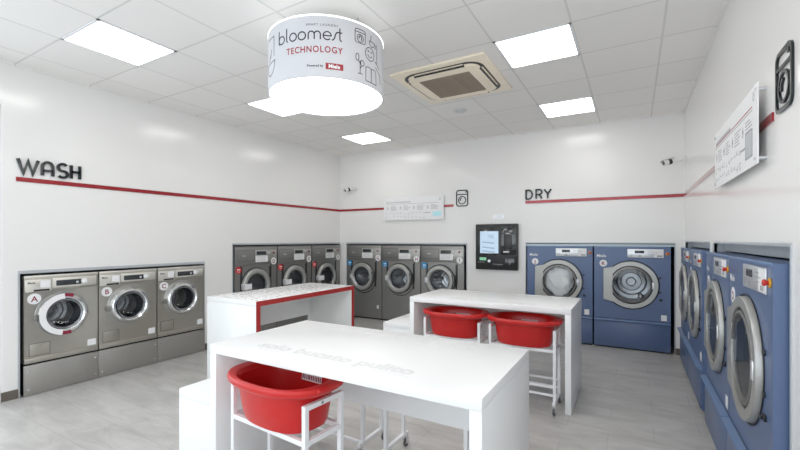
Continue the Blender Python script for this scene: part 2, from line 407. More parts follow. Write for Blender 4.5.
# word: hand drawn strokes, x height 1
def word_strokes():
    W = []
    W.append([(0, 1.75), (0, .5)] ); W.append(arc(.5, .5, .5, .5, 0, 360, 26)); W.append([(0, .5), (0, 0)])
    W.append([(1.4, 1.75), (1.4, .3)] + arc(1.7, .3, .3, .3, 180, 250, 6))
    W.append(arc(2.4, .5, .5, .5, 0, 360, 26)); W.append(arc(3.65, .5, .5, .5, 0, 360, 26))
    W.append([(4.5, 0), (4.5, .62)] + arc(4.88, .62, .38, .38, 180, 0, 12) + [(5.26, 0)])
    W.append([(5.26, .62)] + arc(5.64, .62, .38, .38, 180, 0, 12) + [(6.02, 0)])
    W.append([(6.38, .5), (7.36, .5)] + arc(6.87, .5, .49, .5, 0, 315, 22))
    W.append([(7.45, .0), (7.62, .06), (7.78, .3), (7.9, .75), (8.05, 1.02), (8.2, 1.06), (8.75, 1.06)])
    W.append([(8.45, 1.6), (8.45, .3)] + arc(8.75, .3, .3, .3, 180, 260, 8))
    return W
mb = MB(); k = .478 / 8.85
for s_ in word_strokes():
    mb.ribbon(dense([(-.312 + x * k, 2.851 + y * k) for x, y in s_], .02), .0085, drum_fn, .0012)
mb.text('SMART LAUNDRY', .022, shift(drum_fn, -.085, 2.943), .001, spacing=1.25, sx=1.05)
mb.build('printed_word', 'ink', t)
mb = MB(); mb.text('TECHNOLOGY', .061, shift(drum_fn, -.236, 2.764), .0012, bold=.0010, spacing=1.17, sx=.865)
mb.build('printed_red_text', 'redprint', t)
mb = MB(); mb.ribbon(dense([(.048, 2.673), (.168, 2.673)], .01), .042, drum_fn, .0012); mb.build('red_badge', 'redprint', t)
mb = MB(); mb.text('Miele', .036, shift(drum_fn, .067, 2.661), .0026, bold=.0012)
mb.build('badge_text', 'paper', t)
mb = MB(); mb.text('Powered by', .0225, shift(drum_fn, -.078, 2.666), .001, bold=.0006)
mb.build('small_print', 'ink', t)
mb = MB(); R_ = lambda p, w=.005, c=False: mb.ribbon(dense(p + ([p[0]] if c else []), .012), w, drum_fn, .0012)
R_(rrect(.30, 2.925, .088, .095, .015), c=True); R_([(.256, 2.952), (.344, 2.952)]); R_(arc(.30, 2.912, .027, .027, 0, 360, 20)); R_(arc(.30, 2.912, .012, .016, -60, 200, 10), .007)
R_([(.385, 2.925), (.447, 2.925)]); R_(arc(.416, 2.925, .031, .036, 180, 360, 12)); R_([(.40, 2.925), (.405, 2.97)]); R_(arc(.45, 2.905, .012, .014, -90, 90, 6))
R_(arc(.393, 2.83, .047, .047, 0, 360, 24)); R_(arc(.393, 2.832, .026, .026, 200, 340, 8)); R_(arc(.376, 2.842, .008, .008, 0, 180, 6)); R_(arc(.41, 2.842, .008, .008, 0, 180, 6))
R_([(.298, 2.664), (.298, 2.755)]); R_([(.28, 2.664), (.318, 2.664)]); R_([(.298, 2.70)] + arc(.318, 2.742, .016, .02, 250, 590, 12)); R_([(.298, 2.735)] + arc(.275, 2.775, .013, .025, -60, 290, 12))
R_([(.35, 2.63), (.35, 2.73)] + arc(.378, 2.72, .03, .012, 160, 20, 6) + [(.408, 2.63), (.35, 2.63)]); R_([(.408, 2.63), (.408, 2.722)] + arc(.436, 2.72, .03, .012, 160, 20, 6) + [(.47, 2.63), (.408, 2.63)])
R_([(.48, 2.93), (.48, 2.79)]); R_([(.45, 2.80), (.52, 2.765)]); R_([(.46, 2.76), (.53, 2.72), (.54, 2.66)])
mb.build('line_drawings', 'ink', t)
mb = MB(); R_([(-.48, 2.94), (-.38, 2.94), (-.38, 2.80)]); R_([(-.52, 2.76), (-.36, 2.77)]); R_(arc(-.44, 2.765, .07, .09, 180, 360, 14)); R_([(-.42, 2.86), (-.44, 2.80)]); R_([(-.47, 2.78), (-.43, 2.83)])
mb.build('line_drawings', 'ink', t)

# ------------------------------------------------------------------ wall marks
lw = lambda x, z, n: (XL + n, x, z)                    # left wall, x runs along +Y
bw = lambda x, z, n: (x, YB - n, z)
rw = lambda x, z, n: (XR - n, -x, z)                   # right wall, x = -Y
G = {'W': [[(0, 1), (.30, 0), (.55, .93), (.80, 0), (1.1, 1)]], 'A': [[(0, 0), (0, .62)] + arc(.3, .62, .3, .36, 180, 0, 14) + [(.6, 0)], [(0, .36), (.6, .36)]],
     'S': [arc(.29, .73, .27, .27, 35, 270, 14)[:-1] + arc(.29, .24, .29, .24, 90, -145, 14)], 'H': [[(0, 0), (0, 1)], [(.54, 0), (.54, 1)], [(0, .5), (.54, .5)]],
     'D': [[(0, 0), (0, 1), (.25, 1)] + arc(.25, .5, .42, .5, 90, -90, 14) + [(0, 0)]], 'R': [[(0, 0), (0, 1), (.32, 1)] + arc(.32, .73, .28, .27, 90, -90, 10) + [(0, .46)], [(.32, .46), (.62, 0)]],
     'Y': [[(0, 1), (.36, .48), (.72, 1)], [(.36, .48), (.36, 0)]]}
def lettering(word, xs, x0, z0, size, fn, loc, label, w=.18):
    t = thing('lettering_sign', label, 'lettering', loc)
    for ch, x in zip(word, xs):
        mb = MB()
        for s_ in G[ch]: mb.ribbon([(x0 + (x + a) * size, z0 + b * size) for a, b in s_], w * size, lambda a, b, n: Vector(fn(a, b, n)) - Vector(loc), .022)
        mb.build('letter', 'letter', t)
lettering('WASH', (0, 1.34, 2.24, 3.06), 1.508, 2.13, .137, lw, (XL, 1.5, 2.1), 'WASH in glossy black capital letters on the left wall')
lettering('DRY', (0, 1.1, 1.98), -1.43, 2.118, .135, bw, (-1.43, YB, 2.1), 'DRY in glossy black capital letters on the back wall', .17)
def stripe(fn, a, b, z, label, d=.008):
    mb = MB(); mb.ribbon([(a, z), (b, z)], .042, fn, d); tag(mb.build('red_stripe', 'stripe', smooth=False), label, 'stripe', 'red wall stripes')
stripe(lw, 1.497, YB, 2.072, 'long red stripe running under WASH along the left wall')
stripe(bw, XL, -2.63, 2.072, 'red stripe on the back wall passing behind the white information board')
stripe(bw, -1.445, XR, 2.072, 'red stripe under DRY on the back wall')
stripe(rw, -YB, -2.50, 2.072, 'red stripe along the right wall passing behind the white information board')
def washer_icon(fn, cx, cz, w, h, loc, label):
    t = thing('washer_sign', label, 'wall sign', loc)
    f = lambda a, b, n: Vector(fn(cx + a, cz + b, n)) - Vector(loc)
    mb = MB(); mb.ribbon(rrect(0, 0, w - .02, h - .02, .035), .017, f, .010, closed=True); mb.ribbon([(-w / 2 + .02, h * .22), (w / 2 - .02, h * .22)], .014, f, .0095)
    mb.build('outline', 'letter', t)
    mb = MB(); mb.ribbon(arc(0, -h * .12, w * .29, w * .29, 0, 348, 30), .014, f, .010, closed=True); mb.ribbon(arc(0, -h * .12, w * .15, w * .16, 100, 200, 8), .012, f, .010); mb.build('porthole', 'letter', t)
    mb = MB(); mb.ribbon([(w * .27, h * .36), (w * .37, h * .36)], .02, f, .012); mb.build('knob', 'letter', t)
washer_icon(bw, -2.475, 2.188, .215, .28, (-2.47, YB, 2.05), 'black washing machine outline on the back wall right of the white board')
washer_icon(rw, -2.335, 2.192, .225, .272, (XR, 2.345, 2.05), 'black washing machine outline on the right wall at the picture edge')
def info_board(fn, cx, cz, w, h, off, loc, label, screen):
    t = thing('information_sign', label, 'sign board', loc)
    f = lambda a, b, n: Vector(fn(cx + a, cz + b, n)) - Vector(loc)
    mb = MB(); mb.poly([(-w / 2, -h / 2), (w / 2, -h / 2), (w / 2, h / 2), (-w / 2, h / 2)], lambda a, b, n: f(a, b, off - .006 + n), .006)
    mb.poly([(w / 2, -h / 2), (-w / 2, -h / 2), (-w / 2, h / 2), (w / 2, h / 2)], lambda a, b, n: f(a, b, off - .006), 0.); mb.build('panel', 'paper', t, smooth=False)
    for sx in (-1, 1):
        for sz in (-1, 1):
            p = [f(sx * (w / 2 - .03), sz * (h / 2 - .03), q) for q in (0, off + .006)]
            MB().cyl(p[0], p[1], .009, n=12).build('standoff', 'alu', t)
    pf = lambda a, b, n: f(a, b, off + n); rnd = random.Random(3)
    mb = MB()
    mb.ribbon([(-w * .47, h * .22), (w * .40, h * .30)][:1] + [(w * .42, h * .22)], .005, pf, .0008)
    for i in range(26):
        x = -w * .46 + i * w * .0165; mb.ribbon([(x, h * .30), (x + w * .010, h * .30)], .02, pf, .0008)
    for c in range(4):
        x0 = -w * .38 + c * w * .225
        for r in range(5):
            L = w * rnd.uniform(.07, .13); mb.ribbon([(x0, h * (.13 - r * .045)), (x0 + L, h * (.13 - r * .045))], .006, pf, .0008)
    mb.build('printed_text', 'greyink', t)
    mb = MB()
    for c in range(4):
        x0 = -w * .43 + c * w * .225
        mb.ribbon(arc(x0, h * .03, .014, .022, 0, 360, 10), .006, pf, .0008); mb.ribbon([(x0, h * .03), (x0 + .006, h * .12)], .008, pf, .0008)
    for c in range(11):
        x0 = -w * .45 + c * w * .064
        for r in range(2):
            z = -h * (.2 + .17 * r) + rnd.uniform(-.01, .01)
            if rnd.random() < .6: mb.ribbon(arc(x0, z, rnd.uniform(.012, .022), rnd.uniform(.012, .02), rnd.uniform(0, 180), rnd.uniform(300, 420), 9), .004, pf, .0008)
            else: mb.ribbon([(x0 - .02, z), (x0 + rnd.uniform(0, .02), z + rnd.uniform(-.02, .02)), (x0 + .02, z + .01)], .005, pf, .0008)
    mb.ribbon([(w * .2, -h * .2), (w * .29, -h * .2)], .012, pf, .0008)
    mb.ribbon(arc(w * .44, h * .37, .014, .02, 0, 360, 10), .006, pf, .0008)
    mb.build('pictograms', 'greyink', t)
    a, b, c, d = screen
    q = [(w * a, h * c), (w * b, h * c), (w * b, h * d), (w * a, h * d)]
    mb = MB(); mb.poly(q, pf, .001, 0)
    return t, mb, q, pf
t, mb, q, pf = info_board(bw, -3.394, 2.05, 1.2, .40, .035, (-3.394, YB, 1.85), 'white information board with grey print and a cyan patch on the back wall', (.33, .46, -.36, -.16))
mb.build('cyan_patch', 'palecyan', t)  # flat pale cyan rectangle low on the board
t, mb, q, pf = info_board(rw, -3.2, 2.075, 1.2, .40, .04, (XR, 3.2, 1.87), 'white information board with grey print standing off the right wall', (.30, .42, -.36, -.02))
mb.build('window_patch', 'trim', t)
mb = MB(); mb.ribbon([(*p,) for p in q], .008, pf, .0015, closed=True); mb.build('patch_border', 'greyink', t)
mb = MB(); mb.ribbon([(-.56, .105), (.50, .105)], .006, pf, .001); mb.build('red_rule', 'redprint', t)
mb = MB(); mb.poly([(-1.95, 1.832), (-1.775, 1.832), (-1.775, 1.892), (-1.95, 1.892)], bw, .003, 0)
for i in range(3): mb.ribbon([(-1.93, 1.876 - i * .015), (-1.80, 1.876 - i * .015)], .004, lambda a, b, n: bw(a, b, n + .003), .0006, mi=1)
tag(mb.build('notice_sign', ['alu', 'greyink'], smooth=False), 'small pale notice sticker just above the black payment terminal', 'sticker')
def camera_unit(loc, aim, wallpt, label):
    t = thing('security_camera', label, 'camera', loc); t.scale = (1.25, 1.25, 1.25)
    loc = Vector(loc); aim = Vector(aim).normalized(); wp = (Vector(wallpt) - loc) / 1.25; nrm = wp.normalized()
    mb = MB(); mb.cyl(wp, wp - nrm * .015, .03, n=20); mb.cyl(wp, (0, 0, .0), .011, n=12); mb.build('bracket', 'cam', t)
    mb = MB(); mb.cyl(-aim * .05, aim * .055, .026, n=22, bev=.004); mb.build('housing', 'cam', t)
    mb = MB(); mb.cyl(aim * .045, aim * .058, .021, n=20); mb.build('lens', 'gloss_black', t)
    mb = MB(); mb.box(-.028, .028, -.06, .075, .024, .03, bev=.002)
    o = mb.build('sunshade', 'cam', t); o.rotation_euler = Vector((0, 1, 0)).rotation_difference(aim).to_euler()
    MB().cyl(Vector((0, 0, 0)) - aim * .02 , Vector((0, 0, 0)) + aim * .01, .0275, n=20).build('joint', 'black', t)
camera_unit((-4.74, 6.23, 2.455), (-.45, -.9, -.30), (-4.66, YB, 2.475), 'tiny security camera on the back wall near the left corner')
camera_unit((.385, 6.12, 2.478), (-.85, -.4, -.22), (XR, 6.14, 2.50), 'security camera on a bracket in the far right corner')

# payment terminal
t = thing('payment_terminal', 'black wall payment terminal with lit pale blue touch screen', 'terminal', (-1.88, YB, 1.02))
MB().box(-.335, .335, -.085, -.006, 0, .725, bev=.012).build('housing', 'black', t)
MB().box(-.3, .3, -.008, 0, .03, .70).build('wall_mount', 'steel_dark', t)
MB().box(-.295, -.0, -.092, -.084, .225, .665, bev=.004).build('screen_bezel', 'gloss_black', t)
s_ = MB().box(-.255, .04, -.094, -.085, .262, .61).build('touch_screen', 'screen', t)
mb = MB(); ff = front(-.094)
for i in range(5): mb.ribbon([(-.14 + .01 * i, .55 - i * .012), (-.03, .55 - i * .012)], .006, ff, .0005)
for z in (.44, .36, .30): mb.ribbon([(-.22, z), (-.02, z - .02)], .02, ff, .0005)
mb.build('screen_graphics', 'screenink', s_)
MB().box(.07, .31, -.09, -.084, .24, .69, bev=.003).build('reader_panel', 'gloss_black', t)
mb = MB(); mb.box(.13, .25, -.105, -.088, .33, .55, bev=.006); mb.build('card_reader', 'black', t)
mb = MB(); mb.box(.12, .21, -.098, -.088, .277, .297, bev=.003); mb.box(.16, .22, -.098, -.088, .57, .582, bev=.003); mb.build('reader_slot', 'alu', t)
mb = MB(); mb.ribbon(arc(.15, .60, .035, .035, 60, 200, 8), .009, front(-.09), .002); mb.build('contactless_mark', 'greyink', t)
MB().box(-.265, -.155, -.09, -.084, .148, .195, bev=.003).build('green_label', 'green', t)
mb = MB(); mb.cyl((-.11, -.09, .14), (-.11, -.085, .14), .022, n=20); mb.build('coin_slot', 'alu', t)
mb = MB(); mb.box(-.06, .11, -.089, -.084, .07, .10, bev=.002); mb.box(.14, .29, -.089, -.084, .06, .19, bev=.003); mb.build('receipt_slot', 'gloss_black', t)
mb = MB(); [mb.box(-.29 + i * .03, -.275 + i * .03, -.087, -.084, .115, .125) for i in range(4)]; mb.build('printed_marks', 'greyink', t)

# ------------------------------------------------------------------ machines
def letter_disc(t, ch, x, z, r, y=0., col='wine'):
    mb = MB(); mb.cyl((x, y - .003, z), (x, y, z), r, n=36); d = mb.build('letter_disc', 'paper', t)
    mb = MB(); mb.text(ch, r * 1.45, lambda a, b, n: (x + a, y - .003 - n, z - r * .52 + b), .0008, align='CENTER', bold=r * .03); mb.build('letter', col, d)
    return d
def drum_part(t, cx, cz, r, y0, y1, m, hub=True, ry=.06):
    mb = MB(); mb.lathe([(r, y0), (r, y1), (r * .55, y1 + .02), (r * .5, y1), (0, y1)], cx, cz)
    for k in range(3):
        a = k * 2.094 + .5; R1 = Matrix.Translation((cx, 0, cz)) @ Matrix.Rotation(a, 4, 'Y')
        mb.box(-.03, .03, y0 + ry, y1, r * .80, r * .99, bev=.02, mtx=R1)
    if hub:
        mb.cyl((cx, y1 - .03, cz), (cx, y1, cz), r * .2, r * .28, n=28)
        mb.lathe([(r * .72, y1 - .004), (r * .76, y1 - .012), (r * .8, y1 - .004)], cx, cz)
    return mb.build('drum', m, t)
def casing_box(mb, x0, x1, y1, z0, z1, hole, y0=0.):
    mb.plate_hole(x0, x1, z0, z1, *hole, y0)
    for a in ((x0, x0 + .002, y0, y1, z0, z1), (x1 - .002, x1, y0, y1, z0, z1), (x0, x1, y0, y1, z1 - .002, z1), (x0, x1, y0, y1, z0, z0 + .002), (x0, x1, y1 - .002, y1, z0, z1)): mb.box(*a)

# small stainless washers -------------------------------------------------
def make_small_washer():
    t = thing('washing_machine', 'x', 'washing machine', (0, 0, 0))
    mb = MB(); casing_box(mb, -.303, .303, .6, .307, 1.15, (0, .75, .15)); mb.build('casing', 'steel_warm', t)
    MB().box(-.303, .303, -.012, .03, .307, .352, bev=.006).build('lower_strip', 'steel_warm', t)
    p = MB().box(-.303, .303, -.008, .02, 1.0, 1.128, bev=.005).build('control_panel', 'steel_warm', t)
    MB().box(-.303, .303, -.012, .04, 1.127, 1.15, bev=.006).build('top_strip', 'steel_light', t)
    MB().box(-.09, .285, -.010, 0, 1.018, 1.115, bev=.003).build('control_plate', 'steel_light', p)
    MB().box(-.06, .15, -.013, 0, 1.035, 1.09, bev=.003).build('display', 'lcd', p)
    mb = MB(); mb.cyl((.172, -.035, 1.067), (.172, -.008, 1.067), .026, n=26, bev=.005); mb.build('knob', 'paper', p)
    mb = MB(); mb.cyl((.115, -.018, 1.06), (.115, -.008, 1.06), .012, n=18, bev=.003); mb.build('button', 'alu', p)
    d = MB().box(-.297, -.098, -.016, 0, .993, 1.11, bev=.004).build('detergent_drawer', 'steel_light', t)
    MB().box(-.185, -.11, -.018, -.014, 1.03, 1.098).build('instruction_sticker', 'paper', d)
    MB().box(-.235, -.115, -.022, -.014, .997, 1.014, bev=.002).build('drawer_handle', 'black', d)
    mb = MB(); mb.text('Miele', .026, shift(front(-.0162), -.28, 1.072), .0006, bold=.0006); mb.build('brand_text', 'ink', d)
    # door
    mb = MB(); mb.lathe([(.150, .0), (.152, -.045), (.165, -.058), (.185, -.055), (.200, -.035), (.208, -.004), (.208, 0)], 0, .75); dr = mb.build('door', 'chrome', t)
    mb = MB(); mb.lathe([(.152, -.047), (.146, -.040), (.138, 0), (.12, .09), (.06, .115), (0, .12)], 0, .75); mb.build('door_glass', 'glass', dr)
    mb = MB(); mb.lathe([(.150, -.048), (.135, -.040), (.128, -.004)], 0, .75); mb.build('door_gasket', 'drum_dark', dr)
    mb = MB(); mb.lathe([(.208, -.001), (.222, -.004), (.226, 0)], 0, .75); mb.build('door_seal', 'ring_grey', dr)
    mb = MB(); mb.cyl((-.212, -.03, .735), (-.212, 0, .735), .030, n=24, bev=.006); mb.cyl((-.212, -.035, .735), (-.212, -.03, .735), .010, n=16); mb.build('hinge_cap', 'steel_dark', dr)
    drum_part(t, 0, .75, .15, .02, .32, 'drum_dark')
    fl = MB(); fl.box(-.262, -.108, -.003, 0, .375, .487, bev=.002); fl.build('filter_flap', 'steel_warm', t)
    mb = MB(); mb.ribbon(rrect(-.185, .431, .16, .118, .004, 2), .004, front(0), .001, closed=True); mb.build('flap_joint', 'steel_dark2', t)
    MB().box(.208, .283, -.002, 0, .372, .437).build('data_sticker', 'paper', t)
    pl = MB().box(-.306, .306, -.012, .01, .004, .292, bev=.003).build('plinth_panel', 'steel_plinth', t)
    for sx in (-.275, .275):
        for z in (.06, .235): MB().cyl((sx, -.018, z), (sx, -.011, z), .009, n=14, bev=.003).build('screw', 'chrome', pl)
    MB().box(-.29, .29, .03, .55, 0, .307).build('base_frame', 'black', t)
    return t
w0 = make_small_washer()
abc = [w0, copy_tree(w0), copy_tree(w0)]
for o, ch, y, lb in zip(abc, 'ABC', (1.855, 2.478, 3.103), ('stainless front washer marked A with white arc sticker on its door', 'stainless front washer marked B in the middle of the row of three', 'stainless front washer marked C beside the speckled table')):
    o.location = (-5.028, y, 0); o.rotation_euler = (0, 0, pi / 2); o.scale = (1.015, 1, 1); tag(o, lb, 'washing machine', 'stainless washers under WASH')
    letter_disc(o, ch, -.226, .925, .052)
door_a = [c for c in w0.children if c.name.startswith('door')][0]
mb = MB(); mb.ribbon(arc(0, .75, .182, .182, 92, 262, 30), .052, front(-.058), .002); mb.build('arc_sticker', 'paper', door_a)
for a, b in ((70, 92), (262, 284)): mb = MB(); mb.ribbon(arc(0, .75, .190, .190, a, b, 8), .034, front(-.058), .002); mb.build('arc_sticker_end', 'wine', door_a)

# tall dark washers --------------------------------------------------------
def make_tall_washer():
    t = thing('washing_machine', 'x', 'washing machine', (0, 0, 0)); cx, cz = -.03, .80
    mb = MB(); casing_box(mb, -.397, .397, .7, .03, 1.40, (cx, cz, .17)); mb.build('casing', 'steel_dark', t)
    MB().box(-.39, .39, .02, .65, 0, .03).build('base', 'black', t)
    MB().box(-.397, .397, -.010, .02, 1.112, 1.385, bev=.004).build('control_panel', 'steel_dark', t)
    MB().box(-.397, .397, -.004, .02, 1.385, 1.40).build('top_strip', 'steel_dark2', t)
    mb = MB(); mb.ribbon(rrect(-.21, 1.255, .31, .16, .006, 2), .005, front(-.010), .001, closed=True); b = mb.build('detergent_lid', 'steel_dark2', t)
    mb = MB(); mb.text('Miele', .03, shift(front(-.010), -.27, 1.245), .001, bold=.0008); mb.build('brand_text', 'alu', b)
    p = MB().box(-.04, .385, -.014, 0, 1.16, 1.335, bev=.004).build('control_plate', 'plate_grey', t)
    MB().box(-.015, .17, -.017, -.012, 1.262, 1.318, bev=.002).build('display', 'lcd', p)
    s_ = MB().box(-.035, .205, -.016, -.013, 1.152, 1.25).build('instruction_sticker', 'paper', p)
    mb = MB()
    for i in range(4): mb.ribbon([(-.015, 1.235 - i * .02), (.17 - .02 * (i % 2), 1.235 - i * .02)], .004, front(-.016), .0006)
    mb.build('printed_lines', 'greyink', s_)
    mb = MB(); mb.cyl((.215, -.035, 1.29), (.215, -.013, 1.29), .02, n=20, bev=.004); mb.build('knob', 'alu', p)
    mb = MB(); mb.cyl((.32, -.03, 1.29), (.32, -.013, 1.29), .016, n=20, bev=.004); mb.build('stop_button', 'wine', p)
    # door field: a slightly sunken U shape outlined by a dark joint
    U = [(-.30, 1.105), (-.30, .80)] + arc(-.01, .80, .29, .31, 180, 360, 24) + [(.28, 1.105)]
    mb = MB(); mb.ribbon(U, .014, front(0), .0015); mb.build('door_field_joint', 'black', t)
    mb = MB(); mb.ribbon([(.262, 1.08), (.262, .62)], .03, front(0), .002); mb.build('door_shadow_gap', 'black', t)  # black strip painted for the shade right of the door
    mb = MB(); mb.ribbon([(-.278, 1.09), (-.278, .75)], .022, front(0), .002); mb.build('door_shadow_gap', 'black', t)  # black strip painted for the dark gap left of the door
    mb = MB(); mb.lathe([(.262, 0), (.275, -.01), (.262, -.02)], cx, cz); mb.build('door_recess', 'black', t)  # black ring painted for the shade around the door
    mb = MB(); mb.lathe([(.185, -.01), (.188, -.05), (.205, -.062), (.240, -.06), (.254, -.045), (.258, -.012), (.25, -.004)], cx, cz); dr = mb.build('door', 'ring_grey', t)
    mb = MB(); mb.lathe([(.188, -.045), (.178, -.035), (.172, .02), (.15, .10), (.08, .13), (0, .135)], cx, cz); mb.build('door_glass', 'glass', dr)
    mb = MB(); mb.lathe([(.188, -.046), (.172, -.035), (.168, -.004)], cx, cz); mb.build('door_gasket', 'drum_dark', dr)
    mb = MB(); mb.box(cx + .21, cx + .275, -.058, -.012, .70, .90, bev=.008); mb.build('door_handle', 'steel_dark2', dr)
    mb = MB(); mb.box(cx - .27, cx - .215, -.066, -.012, .755, .845, bev=.006); mb.build('hinge', 'alu', dr)
    drum_part(t, cx, cz, .17, .02, .42, 'drum')
    MB().box(.29, .335, -.002, 0, .21, .275).build('data_sticker', 'paper', t)
    return t
def warn_sticker(t, m, round_=False):
    mb = MB()
    if round_: mb.cyl((-.335, -.004, 1.045), (-.335, 0, 1.045), .052, n=24)
    else: mb.box(-.385, -.29, -.003, 0, 1.0, 1.095)
    s_ = mb.build('warning_sticker', m, t)
    mb = MB(); y = -.0045 if round_ else -.0035
    mb.ribbon([(-.36, 1.055), (-.31, 1.055)], .016, front(y), .0006); mb.ribbon(arc(-.335, 1.035, .018, .018, 180, 360, 6), .007, front(y), .0006); mb.build('sticker_mark', 'paper', s_)
w1 = make_tall_washer()
tall = [w1] + [copy_tree(w1) for _ in range(5)]
spec = [('D', (-5.028, 4.298), pi / 2, 'dark grey washer on the left wall marked D, nearest of its row'), ('E', (-5.028, 5.113), pi / 2, 'dark grey washer marked E, middle of the row behind the speckled table'),
        ('F', (-5.028, 5.93), pi / 2, 'dark grey washer marked F on the left wall, beside the room corner'), ('G', (-4.450, YB - .022), 0, 'dark grey washer marked G with blue sticker, first on the back wall'),
        ('H', (-3.642, YB - .022), 0, 'dark grey washer marked H, middle of three on the back wall'), ('I', (-2.832, YB - .022), 0, 'dark grey washer marked I on the back wall, nearest the payment terminal')]
for o, (ch, (x, y), rz, lb) in zip(tall, spec):
    o.location = (x, y, 0); o.rotation_euler = (0, 0, rz); tag(o, lb, 'washing machine', 'tall dark grey washers')
    letter_disc(o, ch, .325, 1.155, .055, -.014)
    warn_sticker(o, 'redst' if ch in 'DEF' else 'cyan', ch in 'DEF')
    if ch in 'DEF':
        dr = [c for c in o.children if c.name.split('.')[0] == 'door'][0]
        MB().box(-.275, -.15, -.071, -.066, .755, .84).build('door_sticker', 'paper', dr)

# blue dryers -----------------------------------------------------------------
def make_dryer():
    t = thing('tumble_dryer', 'x', 'dryer', (0, 0, 0)); cx, cz = 0., .885
    mb = MB(); casing_box(mb, -.452, .452, .7, .02, 1.40, (cx, cz, .245)); mb.build('casing', 'blue', t)
    MB().box(-.44, .44, .03, .65, 0, .02).build('base', 'black', t)
    # front skin above the flap
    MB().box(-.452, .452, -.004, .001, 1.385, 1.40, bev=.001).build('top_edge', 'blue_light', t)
    lf = MB(); lf.box(-.45, .45, -.012, .0, .03, .375, bev=.004); l = lf.build('lint_flap', 'blue', t)
    mb = MB()
    b = bmesh.new(); prof = [(0., .405), (-.038, .398), (-.042, .388), (-.012, .365), (0., .365)]
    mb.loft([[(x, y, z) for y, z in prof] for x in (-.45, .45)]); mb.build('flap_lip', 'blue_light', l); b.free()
    MB().box(-.45, .45, -.002, .0, .405, .412).build('flap_joint', 'black', t)
    p = MB().box(-.04, .375, -.010, 0, 1.255, 1.372, bev=.002).build('control_panel', 'alu', t)
    MB().box(.045, .155, -.013, -.009, 1.315, 1.352, bev=.002).build('display', 'lcd', p)
    mb = MB()
    for i in range(4): mb.ribbon([(-.01, 1.30 - i * .009), (.02, 1.30 - i * .009)], .003, front(-.010), .0006)
    for i in range(3): mb.ribbon([(.20, 1.345 - i * .022), (.28 + .03 * (i % 2), 1.345 - i * .022)], .004, front(-.010), .0006)
    mb.box(.30, .36, -.0108, -.010, 1.268, 1.29); mb.box(.09, .12, -.0108, -.010, 1.268, 1.29); mb.build('printed_marks', 'greyink', p)
    MB().box(.265, .37, -.0105, -.0098, 1.262, 1.366).build('instruction_field', 'paper', p)
    mb = MB(); mb.cyl((.417, -.007, 1.312), (.417, 0, 1.312), .022, n=28, bev=.003); e = mb.build('emergency_button', 'yellow', t)
    mb = MB(); mb.cyl((.417, -.016, 1.312), (.417, -.007, 1.312), .010, n=16); mb.cyl((.417, -.028, 1.312), (.417, -.016, 1.312), .0150, n=24, bev=.005); mb.build('button_cap', 'red_btn', e)
    mb = MB(); mb.text('Miele', .056, shift(front(0), -.42, 1.255), .0015, bold=.0008); mb.build('brand_text', 'paper', t)
    # door: flat wide ring with a square hinge side on the left
    out = [(cx - .335, cz - .215), (cx - .205, cz - .243)] + arc(cx, cz, .318, .318, 230, 490, 40) + [(cx - .205, cz + .243), (cx - .335, cz + .215)]
    n = len(out); mb = MB(); tt = bmesh.new(); inn = []
    for x, z in out:
        a = atan2(z - cz, x - cx); inn.append((cx + .258 * cos(a), cz + .258 * sin(a)))
    def vs(P, y): return [tt.verts.new((x, y, z)) for x, z in P]
    sc = lambda P, k: [(cx + (x - cx) * k, cz + (z - cz) * k) for x, z in P]
    A, B, C_, D_, E_ = vs(out, 0), vs(out, -.022), vs(sc(out, .985), -.03), vs(sc(inn, 1.01), -.03), vs(inn, -.006)
    for P, Q in ((A, B), (B, C_), (C_, D_), (D_, E_)):
        for i in range(n):
            j = (i + 1) % n; tt.faces.new((P[i], P[j], Q[j], Q[i]))
    bmesh.ops.recalc_face_normals(tt, faces=tt.faces); mb._merge(tt); dr = mb.build('door', 'ring_grey', t)
    mb = MB(); mb.ribbon(arc(cx, cz, .252, .252, 12, 348, 50), .016, front(-.006), .012); mb.build('door_gasket', 'black', dr)
    mb = MB(); mb.lathe([(.246, -.006), (.24, -.028), (.225, -.032), (.222, -.01)], cx, cz); mb.build('glass_frame', 'steel_dark', dr)
    mb = MB(); mb.lathe([(.226, -.024), (.15, -.03), (0, -.033)], cx, cz); mb.build('door_glass', 'glass', dr)
    mb = MB(); mb.box(cx + .245, cx + .275, -.036, -.02, cz - .045, cz + .045, bev=.005); mb.build('latch', 'alu', dr)
    mb = MB(); mb.lathe([(.321, -.001), (.332, -.006), (.332, 0)], cx, cz); mb.build('door_recess', 'black', t)  # black ring painted for the shade around the protruding door
    mb = MB(); mb.box(.325, .36, -.012, 0, .685, .715, bev=.004); mb.cyl((.34, -.02, .70), (.34, -.012, .70), .01, n=12); mb.build('door_stop', 'black', t)
    mb = MB()
    for z in (.99, .80): mb.box(.325, .345, -.01, 0, z - .012, z + .012, bev=.002)
    mb.build('hinge_pin', 'black', t)
    drum_part(t, cx, cz, .245, .0, .50, 'drum_mid', ry=.27)
    MB().box(.345, .408, -.002, 0, .43, .505).build('data_sticker', 'paper', t)
    return t
d0 = make_dryer()
dry = [d0] + [copy_tree(d0) for _ in range(5)]
spec = [('J', (-.957, YB - .032), 0, 'blue dryer marked J with white laundry inside, left one on the back wall'), ('K', (-.035, YB - .032), 0, 'blue dryer marked K on the back wall beside the right corner'),
        ('L', (.512, 5.705), -pi / 2, 'blue dryer on the right wall, farthest of the four, next to the corner'), ('M', (.512, 4.795), -pi / 2, 'blue dryer on the right wall, second from the corner'),
        ('N', (.512, 3.645), -pi / 2, 'blue dryer on the right wall, second nearest to the viewer'), ('O', (.512, 2.735), -pi / 2, 'nearest blue dryer at the right picture edge with its side panel visible')]
